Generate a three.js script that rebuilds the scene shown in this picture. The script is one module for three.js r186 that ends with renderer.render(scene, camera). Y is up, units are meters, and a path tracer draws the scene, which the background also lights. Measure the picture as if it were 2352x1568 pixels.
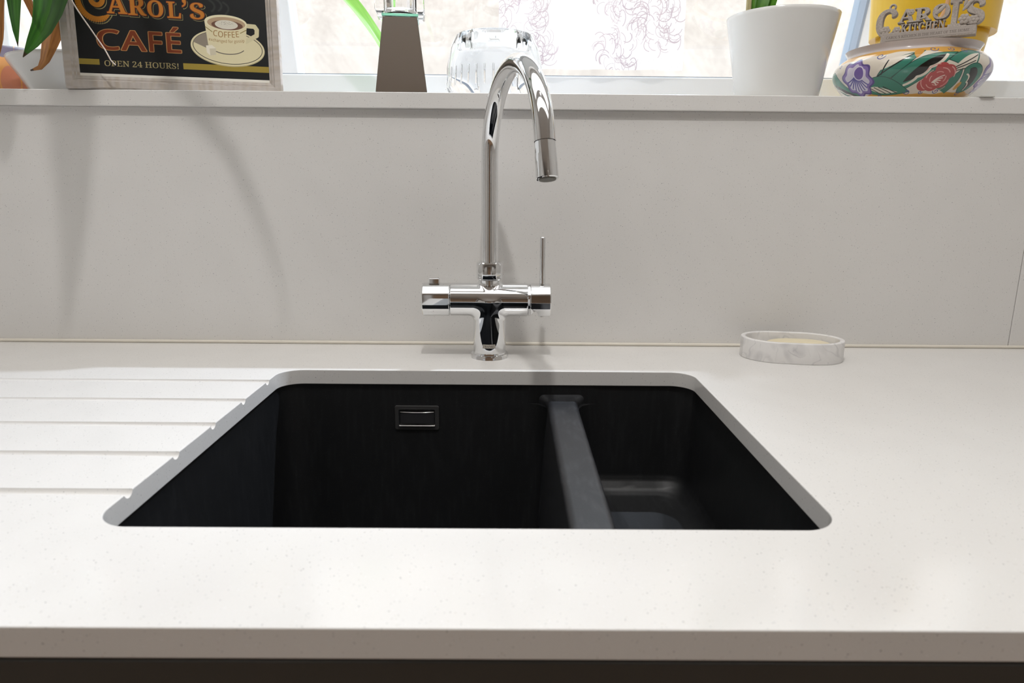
import * as THREE from 'three';
import { RoundedBoxGeometry } from 'three/addons/geometries/RoundedBoxGeometry.js';
import { TextGeometry } from 'three/addons/geometries/TextGeometry.js';
import { FontLoader } from 'three/addons/loaders/FontLoader.js';
import { mergeGeometries, toCreasedNormals } from 'three/addons/utils/BufferGeometryUtils.js';
import { RectAreaLightUniformsLib } from 'three/addons/lights/RectAreaLightUniformsLib.js';
import { MarchingCubes } from 'three/addons/objects/MarchingCubes.js';
import { Brush, Evaluator, SUBTRACTION, ADDITION } from 'three-bvh-csg';
import { createNoise3D, createNoise2D } from 'simplex-noise';

// ------------------------------------------------------------------ camera, sky, sun, exposure
RectAreaLightUniformsLib.init();
const scene = new THREE.Scene();
const camera = new THREE.PerspectiveCamera(53.13, 2352 / 1568, 0.02, 60);
camera.position.set(0, 1.14, 0);
camera.rotation.set(-0.22026, -0.0055, 0.0082, 'YXZ');
camera.focus = 0.95;
camera.userData.fStop = 9;
const renderer = new THREE.WebGLRenderer();
renderer.toneMapping = THREE.LinearToneMapping;
renderer.toneMappingExposure = 1.0;
renderer.shadowMap.enabled = true;

const LI = { sky: 4.2, sun: 1.5, main: 3.0, rear: 5.5, spot: 4.2, panel: 1.36 };   // strengths of the light sources
scene.background = new THREE.Color().setRGB(0.86, 0.95, 1.06);   // thin bright overcast
scene.backgroundIntensity = LI.sky;
const sun = new THREE.DirectionalLight(new THREE.Color().setRGB(1, 0.95, 0.88), LI.sun);   // falls over the roof on the house wall opposite
sun.position.set(-3, 8, 5); sun.target.position.set(0, 1.5, -4);
sun.castShadow = true; sun.shadow.mapSize.set(2048, 2048);
Object.assign(sun.shadow.camera, { left: -8, right: 8, top: 8, bottom: -8, near: 0.5, far: 30 });
scene.add(sun, sun.target);

// ------------------------------------------------------------------ helpers
let seed = 7;
const rnd = () => { seed = (seed * 1664525 + 1013904223) >>> 0; return seed / 4294967296; };
const V = (x, y, z) => new THREE.Vector3(x, y, z);
const col = (r, g, b) => new THREE.Color().setRGB(r, g, b);
const n3 = createNoise3D(rnd), n2 = createNoise2D(rnd);
const std = (o) => new THREE.MeshStandardMaterial(o);
const phy = (o) => new THREE.MeshPhysicalMaterial(o);
const taken = {};
const numbered = (n) => { const k = taken[n] = (taken[n] ?? -1) + 1; return k ? `${n}_${String(k).padStart(3, '0')}` : n; };
function mesh(name, geo, mat, parent, label) {
  const m = new THREE.Mesh(geo, mat);
  m.name = parent ? name : numbered(name);
  m.castShadow = m.receiveShadow = true;
  if (label) m.userData.label = label;
  (parent ?? scene).add(m);
  return m;
}
function thing(name, label, category, pos = [0, 0, 0], turn = 0, group) {
  const g = new THREE.Group(); g.name = numbered(name); g.position.set(...pos); g.rotation.y = turn;
  g.userData = { label, category }; if (group) g.userData.group = group;
  scene.add(g); return g;
}
function tag(m, label, category) { Object.assign(m.userData, { label, category }); return m; }
function struct(o) { o.userData.kind = 'structure'; return o; }
// uv in metres by the way each face points
function metreUV(geo) {
  const g = geo.index ? geo.toNonIndexed() : geo, p = g.attributes.position, uv = new Float32Array(p.count * 2);
  const a = V(), b = V(), c = V(), n = V();
  for (let i = 0; i < p.count; i += 3) {
    a.fromBufferAttribute(p, i); b.fromBufferAttribute(p, i + 1); c.fromBufferAttribute(p, i + 2);
    n.copy(b).sub(a).cross(c.clone().sub(a));
    const ax = Math.abs(n.x), ay = Math.abs(n.y), az = Math.abs(n.z);
    for (let k = 0; k < 3; k++) {
      const q = [a, b, c][k];
      const [u, v] = ay >= ax && ay >= az ? [q.x, q.z] : az >= ax ? [q.x, q.y + 0.31] : [q.z, q.y + 0.17];
      uv[(i + k) * 2] = u; uv[(i + k) * 2 + 1] = v;
    }
  }
  g.setAttribute('uv', new THREE.BufferAttribute(uv, 2));
  return g;
}
const clean = (g) => { for (const k of Object.keys(g.attributes)) if (!['position', 'normal', 'uv'].includes(k)) g.deleteAttribute(k); return g.index ? g.toNonIndexed() : g; };
const merge = (list) => mergeGeometries(list.map(clean));
const slab = (x0, x1, y0, y1, z0, z1, r = 0) => {
  const g = r ? new RoundedBoxGeometry(x1 - x0, y1 - y0, z1 - z0, 2, r) : new THREE.BoxGeometry(x1 - x0, y1 - y0, z1 - z0);
  return metreUV(g.translate((x0 + x1) / 2, (y0 + y1) / 2, (z0 + z1) / 2));
};
function lathe(pts, seg = 64, start = 0) {                        // pts of [r, y], resampled evenly so that v follows the surface
  const c = new THREE.CatmullRomCurve3(pts.map(([r, y]) => V(r, y, 0)), false, 'centripetal');
  return new THREE.LatheGeometry(c.getSpacedPoints(pts.length * 6).map((p) => new THREE.Vector2(Math.max(0, p.x), p.y)), seg, start);
}
const turned = (pts, seg = 64) => toCreasedNormals(new THREE.LatheGeometry(pts.map(([r, y]) => new THREE.Vector2(r, y)), seg), 0.6);   // crisp profile
const roundRect = (x0, x1, y0, y1, r, S = THREE.Shape) => {
  const s = new S();
  s.moveTo(x0 + r, y0); s.lineTo(x1 - r, y0); s.absarc(x1 - r, y0 + r, r, -Math.PI / 2, 0, false);
  s.lineTo(x1, y1 - r); s.absarc(x1 - r, y1 - r, r, 0, Math.PI / 2, false);
  s.lineTo(x0 + r, y1); s.absarc(x0 + r, y1 - r, r, Math.PI / 2, Math.PI, false);
  s.lineTo(x0, y0 + r); s.absarc(x0 + r, y0 + r, r, Math.PI, Math.PI * 1.5, false);
  return s;
};
function dataTex(n, fn, srgb = true) {
  const d = new Uint8Array(n * n * 4);
  for (let j = 0; j < n; j++) for (let i = 0; i < n; i++) {
    const c = fn(i / n, j / n, i, j), o = (j * n + i) * 4;
    d[o] = c[0]; d[o + 1] = c[1]; d[o + 2] = c[2]; d[o + 3] = 255;
  }
  const t = new THREE.DataTexture(d, n, n); t.wrapS = t.wrapT = THREE.RepeatWrapping;
  t.magFilter = THREE.LinearFilter; t.minFilter = THREE.LinearMipmapLinearFilter; t.generateMipmaps = true;
  if (srgb) t.colorSpace = THREE.SRGBColorSpace; t.needsUpdate = true; return t;
}
function canvasTex(w, h, draw) {
  const c = document.createElement('canvas'); c.width = w; c.height = h; draw(c.getContext('2d'), w, h);
  const t = new THREE.CanvasTexture(c); t.colorSpace = THREE.SRGBColorSpace; t.anisotropy = 8; return t;
}
const tn = (u, v, f, k = 0) => {                                   // tiling noise
  const a = u * Math.PI * 2, b = v * Math.PI * 2, r = f / (Math.PI * 2);
  return n3(Math.cos(a) * r + k, Math.sin(a) * r + Math.cos(b) * r * 0.7, Math.sin(b) * r + k * 3);
};

// ------------------------------------------------------------------ materials
const quartzTex = (() => {                                         // 0.6 m tile: cream ground, fine dark and light chips
  const n = 2048, g = new Float32Array(n * n * 3), base = [226, 224, 221];
  for (let j = 0; j < n; j++) for (let i = 0; i < n; i++) {
    const k = (j * n + i) * 3, e = tn(i / n, j / n, 9) * 1.2 + (rnd() - 0.5) * 5;
    for (let c = 0; c < 3; c++) g[k + c] = base[c] + e;
  }
  const chip = (x, y, r, d) => {
    for (let j = -3; j <= 3; j++) for (let i = -3; i <= 3; i++) {
      const w = Math.max(0, 1 - Math.hypot(i, j) / r); if (!w) continue;
      const k = (((y + j + n) % n) * n + ((x + i + n) % n)) * 3;
      for (let c = 0; c < 3; c++) g[k + c] += d[c] * w;
    }
  };
  for (let s = 0; s < 9000; s++) { const q = rnd(); chip(rnd() * n | 0, rnd() * n | 0, 1.0 + rnd() * 1.3, q < 0.12 ? [-105, -105, -100] : q < 0.55 ? [-48, -46, -42] : q < 0.8 ? [-30, -34, -40] : [14, 16, 20]); }
  const d = new Uint8Array(n * n * 4);
  for (let k = 0; k < n * n; k++) { for (let c = 0; c < 3; c++) d[k * 4 + c] = Math.max(0, Math.min(255, g[k * 3 + c])); d[k * 4 + 3] = 255; }
  const t = new THREE.DataTexture(d, n, n); t.wrapS = t.wrapT = THREE.RepeatWrapping; t.repeat.set(1 / 0.6, 1 / 0.6);
  t.magFilter = THREE.LinearFilter; t.minFilter = THREE.LinearMipmapLinearFilter; t.generateMipmaps = true; t.colorSpace = THREE.SRGBColorSpace; t.needsUpdate = true; return t;
})();
const M = {};
M.quartz = phy({ map: quartzTex, roughness: 0.13, ior: 1.52 });
M.quartzWall = phy({ map: quartzTex, roughness: 0.22, ior: 1.52 });
M.sealant = std({ color: col(0.76, 0.71, 0.62), roughness: 0.5 });
M.chrome = std({ color: col(0.82, 0.83, 0.84), metalness: 1, roughness: 0.035 });
M.chromeDark = std({ color: col(0.1, 0.1, 0.1), metalness: 0.6, roughness: 0.35 });
M.steel = std({ color: col(0.62, 0.61, 0.59), metalness: 1, roughness: 0.16 });
M.granite = phy({ map: dataTex(512, (u, v) => { const s = rnd(); const e = 20 + (rnd() - 0.5) * 8 + (s > 0.9975 ? 70 : 0) + Math.max(0, tn(u, v * 0.12, 26, 2)) * 9; return [e, e + 1, e + 3]; }), roughness: 0.48, ior: 1.5 });
M.granite.map.repeat.set(5, 5);
M.graniteLimeLit = phy({ map: dataTex(512, (u, v) => { const s = rnd(), f = Math.max(0, tn(u, v, 5) * 0.6 + tn(u * 3 % 1, v, 9, 4) * 0.5); const e = 34 + f * 20 + (rnd() - 0.5) * 9 + (s > 0.995 ? 60 : 0); return [e, e + 1, e + 4]; }), roughness: 0.42, ior: 1.5 });  // limescale film plus lamp light, both put into a lighter granite colour
M.graniteLimeLit.map.repeat.set(6, 6);
M.paint = std({ color: col(0.82, 0.81, 0.79), roughness: 0.75 });
M.warmPaint = std({ color: col(0.62, 0.58, 0.53), roughness: 0.8 });
M.upvc = phy({ color: col(0.86, 0.87, 0.88), roughness: 0.28 });
M.gasket = std({ color: col(0.33, 0.38, 0.46), roughness: 0.6 });  // seal grey; also used for the shade on the sash stile side
M.pane = phy({ color: col(0.97, 0.99, 0.985), transmission: 1, thickness: 0, roughness: 0, ior: 1.5 });
M.cabinet = phy({ color: col(0.05, 0.05, 0.046), roughness: 0.4 });
M.cabinetPale = phy({ color: col(0.46, 0.45, 0.43), roughness: 0.45 });
M.woodFloor = std({ map: dataTex(512, (u, v) => { const g = tn(u, v * 0.2, 30) * 14 + tn(u, v, 6, 3) * 10; return [150 + g, 122 + g, 98 + g * 0.8]; }), roughness: 0.45 });
M.doorWood = std({ color: col(0.3, 0.2, 0.13), roughness: 0.5 });
M.lampGlow = std({ color: col(0.9, 0.9, 0.9), emissive: col(1, 0.93, 0.82), emissiveIntensity: 6 });
M.lampGlowCool = std({ color: col(0.9, 0.9, 0.9), emissive: col(0.9, 0.96, 1), emissiveIntensity: 6 });
M.render = std({ map: dataTex(512, (u, v) => { const g = tn(u, v, 8) * 7 + tn(u, v, 40, 5) * 5 + (rnd() - 0.5) * 8; return [164 + g, 152 + g, 143 + g]; }), roughness: 0.95 });
M.render.map.repeat.set(0.6, 0.6);
M.paving = std({ color: col(0.45, 0.42, 0.38), roughness: 0.9 });

// ------------------------------------------------------------------ the room shell
const W = 0.91, WALL = -1.006, SILL = 1.269, WIN = -1.40, HEAD = 2.05, XL = -1.05, XR = 1.15, CEIL = 2.4;
struct(mesh('floor', slab(-1.95, 1.95, -0.12, 0, -1.5, 2.85), M.woodFloor));
struct(mesh('ceiling', slab(-1.95, 1.95, CEIL, CEIL + 0.2, -1.5, 2.85), M.paint));
struct(mesh('wall_back', merge([slab(-1.95, 1.95, 0, SILL - 0.0215, -1.46, WALL - 0.0205), slab(-1.95, XL, SILL, CEIL, -1.46, WALL), slab(XR, 1.95, SILL, CEIL, -1.46, WALL), slab(XL, XR, HEAD, CEIL, -1.46, WALL)]), M.paint));
struct(mesh('wall_left', slab(-1.95, -1.8, 0, CEIL, WALL, 2.7), M.paint));
struct(mesh('wall_right', slab(1.8, 1.95, 0, CEIL, WALL, 2.7), M.paint));
struct(mesh('wall_front', slab(-1.8, 1.8, 0, CEIL, 2.7, 2.85), M.warmPaint));

// window: fixed outer frame, mullion, left fixed light and a top-hung sash pushed open
const win = new THREE.Group(); win.name = 'window_1'; struct(win); scene.add(win);
mesh('frame_rail', slab(XL, XR, SILL, 1.353, WIN - 0.06, WIN, 0.004), M.upvc, win);
mesh('frame_rail', slab(XL, XR, HEAD - 0.06, HEAD, WIN - 0.06, WIN, 0.004), M.upvc, win);
mesh('frame_post', slab(XL, XL + 0.07, 1.353, HEAD - 0.06, WIN - 0.06, WIN, 0.004), M.upvc, win);
mesh('frame_post', slab(XR - 0.07, XR, 1.353, HEAD - 0.06, WIN - 0.06, WIN, 0.004), M.upvc, win);
mesh('mullion', slab(0.80, 0.86, 1.353, HEAD - 0.06, WIN - 0.06, WIN, 0.004), M.upvc, win);
mesh('pane', slab(0.86, XR - 0.07, 1.353, HEAD - 0.06, WIN - 0.034, WIN - 0.03), M.pane, win);  // extra pane added in place of the reveal wall to keep this edge bright
mesh('mullion', slab(-0.6, -0.53, 1.353, HEAD - 0.06, WIN - 0.06, WIN, 0.004), M.upvc, win);
mesh('gasket', slab(XL + 0.07, 0.80, 1.353, 1.3545, WIN - 0.02, WIN - 0.004), M.gasket, win);
mesh('pane', slab(XL + 0.07, -0.6, 1.353, HEAD - 0.06, WIN - 0.034, WIN - 0.03), M.pane, win);
const sash = new THREE.Group(); sash.name = 'sash'; win.add(sash);
sash.position.set(0, HEAD - 0.06, WIN - 0.045); sash.rotation.x = 0.31;
const SH = 0.70;
mesh('sash_stile', slab(-0.525, -0.47, -SH, 0, -0.03, 0.03, 0.004), M.upvc, sash);
mesh('sash_stile', slab(0.757, 0.797, -SH, 0, -0.03, 0.03, 0.004), M.upvc, sash);
mesh('sash_rail', slab(-0.47, 0.757, -SH, -SH + 0.05, -0.03, 0.03, 0.004), M.upvc, sash);
mesh('sash_rail', slab(-0.47, 0.757, -0.05, 0, -0.03, 0.03, 0.004), M.upvc, sash);
mesh('stile_side_shade', slab(0.752, 0.7575, -SH + 0.05, -0.05, -0.03, 0.03), M.gasket, sash);  // grey-blue strip: the stile side in shade, put into the colour
mesh('pane', slab(-0.47, 0.752, -SH + 0.05, -0.05, -0.003, 0.003), M.pane, sash);

// outside: the rendered house wall across the passage and the ground
struct(mesh('neighbour_house_wall', slab(-7, 7, -0.3, 3.7, -4.3, -4.0), M.render)).userData.label = 'pale pink rendered house wall outside the window';
struct(mesh('passage_ground', slab(-7, 7, -0.4, -0.3, -4.0, -1.46), M.paving)).userData.label = 'paved ground between the houses';

// ------------------------------------------------------------------ quartz: splashback, sill, worktop
for (const [x0, x1, l] of [[-1.8, 0.7572, 'long pale quartz splashback panel behind the tap'], [0.7582, 1.8, 'pale quartz splashback panel right of the upright joint beyond the soap dish']])
  tag(mesh('splashback_panel', slab(x0, x1, W - 0.02, SILL - 0.0215, WALL - 0.02, WALL, 0.0006), M.quartzWall), l, 'splashback');
const sill = mesh('window_sill', slab(-1.35, 1.35, SILL - 0.0215, SILL, WALL - 0.0001, -0.993, 0.001), M.quartz);
sill.geometry = merge([slab(-1.35, 1.35, SILL - 0.0215, SILL, -1.03, -0.9975, 0.0012), slab(XL, XR, SILL - 0.0215, SILL, WIN, -1.03)]);
tag(sill, 'pale speckled quartz window sill above the splashback', 'window sill');
tag(mesh('sealant_bead', slab(-1.8, 1.8, W, W + 0.0045, WALL, WALL + 0.0055, 0.002), M.sealant), 'thin cream sealant line where worktop meets splashback', 'sealant');

const OP = { x0: -0.2915, x1: 0.236, z0: -0.852, z1: -0.434 };     // sink cut-out
{
  const s = new THREE.Shape([new THREE.Vector2(-1.8, 0.323), new THREE.Vector2(1.8, 0.323), new THREE.Vector2(1.8, -WALL), new THREE.Vector2(-1.8, -WALL)]);
  s.holes.push(roundRect(OP.x0, OP.x1, -OP.z1, -OP.z0, 0.028, THREE.Path));
  let g = new THREE.ExtrudeGeometry(s, { depth: 0.0174, bevelEnabled: true, bevelThickness: 0.0008, bevelSize: 0.0008, bevelOffset: -0.0008, bevelSegments: 2, curveSegments: 14 });
  g.rotateX(-Math.PI / 2).translate(0, W - 0.0182, 0);
  const ev = new Evaluator(); ev.attributes = ['position', 'normal', 'uv']; ev.useGroups = false;
  let b = new Brush(g); b.updateMatrixWorld();
  for (const z of [-0.798, -0.7215, -0.6425, -0.5655, -0.4885]) {  // drainer grooves, deeper towards the sink
    const r = 0.0062, x0 = -0.86, x1 = OP.x0 + 0.02;
    const c = new THREE.CylinderGeometry(r, r, x1 - x0, 28, 1).rotateZ(Math.PI / 2);
    const end = new THREE.SphereGeometry(r, 20, 12).translate(-(x1 - x0) / 2, 0, 0);
    const cb = new Brush(c); cb.rotation.z = -0.0068; cb.position.set((x0 + x1) / 2, W + 0.0032, z); cb.updateMatrixWorld();
    b = ev.evaluate(b, cb, SUBTRACTION); b.updateMatrixWorld();
  }
  tag(mesh('worktop', metreUV(b.geometry), M.quartz), 'pale speckled quartz worktop with sink cut-out and drainer grooves', 'worktop');
}

// ------------------------------------------------------------------ base cabinets under the front edge
for (const [xa, xb, nd, where] of [[-1.795, -0.345, 2, 'under the drainer end of the worktop'], [-0.345, 0.345, 1, 'under the black sink'], [0.345, 1.795, 2, 'under the soap dish end of the worktop']]) {
  const c = thing('base_cabinet', `dark grey base cabinet ${where}`, 'cabinet', [(xa + xb) / 2, 0, -0.66], 0), hw = (xb - xa) / 2, y1 = W - 0.0195, yt = nd === 1 ? 0.6 : y1;
  mesh('side_panel', slab(-hw + 0.001, -hw + 0.018, 0.1, yt, -0.32, 0.3), M.cabinet, c);
  mesh('side_panel', slab(hw - 0.018, hw - 0.001, 0.1, yt, -0.32, 0.3), M.cabinet, c);
  mesh('bottom_panel', slab(-hw + 0.018, hw - 0.018, 0.1, 0.12, -0.32, 0.3), M.cabinet, c);
  mesh('handle_channel', slab(-hw, hw, y1 - 0.05, y1 - 0.001, 0.275, 0.29), M.cabinet, c);
  mesh('plinth', slab(-hw, hw, 0, 0.1, 0.22, 0.24), M.cabinet, c);
  for (let k = 0; k < nd; k++) mesh('door', slab(-hw + k * 2 * hw / nd + 0.0015, -hw + (k + 1) * 2 * hw / nd - 0.0015, 0.11, 0.8785, 0.301, 0.322, 0.002), M.cabinet, c);
}

// ------------------------------------------------------------------ sink
{
  const t = thing('undermount_sink', 'black granite undermount sink with one large and one small bowl', 'sink', [0, 0, 0]);
  const well = (x0, x1, z0, z1, y0, y1, r, rb, taper) => {         // a bowl-shaped cutter: rounded plan, rounded foot, slightly tapered walls
    const rings = [], N = 12;
    const ring = (ins, y) => { const pts = roundRect(x0 + ins, x1 - ins, z0 + ins, z1 - ins, Math.max(0.004, r - ins * 0.4)).getSpacedPoints(88); pts.pop(); return pts.map((p) => V(p.x, y, p.y)); };
    rings.push(ring(0, y1));
    const yf = y0 + rb;
    rings.push(ring((y1 - yf) * taper, yf));
    for (let k = 1; k <= N; k++) { const a = k / N * Math.PI / 2; rings.push(ring((y1 - yf) * taper + rb * (1 - Math.cos(a)), yf - rb * Math.sin(a))); }
    const n = rings[0].length, pos = [], idx = [];
    rings.forEach((q) => q.forEach((p) => pos.push(p.x, p.y, p.z)));
    for (let i = 0; i < rings.length - 1; i++) for (let j = 0; j < n; j++) { const a = i * n + j, b2 = i * n + (j + 1) % n, c = a + n, d = b2 + n; idx.push(a, b2, c, b2, d, c); }
    for (const [at, flip, y] of [[0, true, y1], [rings.length - 1, false, y0]]) { const c = pos.length / 3; pos.push((x0 + x1) / 2, y, (z0 + z1) / 2); for (let j = 0; j < n; j++) { const a = at * n + j, b2 = at * n + (j + 1) % n; flip ? idx.push(c, b2, a) : idx.push(c, a, b2); } }
    let g = new THREE.BufferGeometry(); g.setAttribute('position', new THREE.Float32BufferAttribute(pos, 3)); g.setIndex(idx);
    g = toCreasedNormals(g, 0.7); g.setAttribute('uv', new THREE.BufferAttribute(new Float32Array(g.attributes.position.count * 2), 2));
    return new Brush(g);
  };
  const ev = new Evaluator(); ev.attributes = ['position', 'normal', 'uv']; ev.useGroups = false;
  const block = new Brush(new THREE.BoxGeometry(0.60, 0.262, 0.48).translate(-0.028, W - 0.0195 - 0.131, -0.643).toNonIndexed());
  block.updateMatrixWorld();
  const X0 = OP.x0 - 0.004, X1 = OP.x1 + 0.006, Z0 = OP.z0 - 0.004, Z1 = OP.z1 + 0.004, TOP = W - 0.0195;
  let b = ev.evaluate(block, well(X0, 0.052, Z0, Z1, 0.655, TOP + 0.01, 0.03, 0.03, 0.02), SUBTRACTION);
  b = ev.evaluate(b, well(0.088, X1, Z0, Z1, 0.746, TOP + 0.01, 0.03, 0.028, 0.045), SUBTRACTION);
  const sad = new Brush(new THREE.BoxGeometry(0.2, 0.1, Z1 - Z0 - 0.004).translate(0.07, 0.866 + 0.05, (Z0 + Z1) / 2).toNonIndexed());
  sad.updateMatrixWorld();
  b = ev.evaluate(b, sad, SUBTRACTION);
  mesh('bowl', metreUV(b.geometry), M.granite, t);
  // divider: rounded-top wall between the bowls, flaring where it meets back and front
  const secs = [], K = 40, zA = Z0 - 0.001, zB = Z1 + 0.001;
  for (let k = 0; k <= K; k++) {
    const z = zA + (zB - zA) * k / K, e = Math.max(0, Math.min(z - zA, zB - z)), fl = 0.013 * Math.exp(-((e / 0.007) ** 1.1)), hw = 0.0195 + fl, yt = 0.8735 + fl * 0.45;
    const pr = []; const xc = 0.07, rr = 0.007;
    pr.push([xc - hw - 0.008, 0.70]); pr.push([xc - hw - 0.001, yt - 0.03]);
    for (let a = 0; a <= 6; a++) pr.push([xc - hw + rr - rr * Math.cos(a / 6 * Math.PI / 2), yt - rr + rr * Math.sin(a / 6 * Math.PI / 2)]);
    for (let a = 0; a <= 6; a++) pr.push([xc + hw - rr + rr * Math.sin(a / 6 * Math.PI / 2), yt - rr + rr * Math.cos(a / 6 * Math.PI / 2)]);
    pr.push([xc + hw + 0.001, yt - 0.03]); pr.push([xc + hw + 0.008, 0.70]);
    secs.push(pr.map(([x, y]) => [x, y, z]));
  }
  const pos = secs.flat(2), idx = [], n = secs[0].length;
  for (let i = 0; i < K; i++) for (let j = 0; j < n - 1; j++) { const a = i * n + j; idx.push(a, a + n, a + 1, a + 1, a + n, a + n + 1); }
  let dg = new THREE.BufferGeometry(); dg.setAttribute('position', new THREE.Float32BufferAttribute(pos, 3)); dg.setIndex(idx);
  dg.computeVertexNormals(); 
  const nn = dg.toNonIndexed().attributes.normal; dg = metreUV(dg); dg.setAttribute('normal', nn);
  mesh('divider', dg, M.graniteLimeLit, t, 'limescaled ridge between the two bowls, lamp light also put into its grey');
  // overflow on the back wall of the large bowl
  const ov = new THREE.Group(); ov.name = 'overflow'; ov.position.set(-0.1192, 0.8455, Z0 + 0.0012); t.add(ov);
  const fr = roundRect(-0.0283, 0.0283, -0.0158, 0.0158, 0.002); fr.holes.push(roundRect(-0.0238, 0.0238, -0.0118, 0.0118, 0.0015, THREE.Path));
  mesh('overflow_frame', new THREE.ExtrudeGeometry(fr, { depth: 0.0015, bevelEnabled: true, bevelSize: 0.0006, bevelThickness: 0.0006, bevelSegments: 2 }), M.chromeDark, ov);
  const lip = roundRect(-0.0238, 0.0238, -0.0118, 0.0118, 0.0015); lip.holes.push(roundRect(-0.0226, 0.0226, -0.0104, 0.0112, 0.0012, THREE.Path));
  mesh('overflow_rim', new THREE.ExtrudeGeometry(lip, { depth: 0.0024, bevelEnabled: false }), M.steel, ov);
  const flap = new THREE.CylinderGeometry(0.09, 0.09, 0.0148, 24, 1, true, -0.25, 0.5).translate(0, 0, -0.0868);
  mesh('overflow_flap', flap, std({ color: col(0.06, 0.06, 0.065), metalness: 0.5, roughness: 0.3, side: THREE.DoubleSide }), ov);
  const edge = new THREE.TorusGeometry(0.09, 0.0007, 6, 20, 0.5).rotateX(Math.PI / 2).rotateY(-Math.PI / 2 + 0.25 - 0.0).translate(0, 0.0074, -0.0868);
  edge.rotateY(0);
  mesh('overflow_lip', new THREE.CapsuleGeometry(0.0011, 0.0455, 4, 10).rotateZ(Math.PI / 2).translate(0, -0.0108, 0.0034), M.steel, ov);
  mesh('overflow_flap_edge', edge, M.steel, ov);
}

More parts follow.
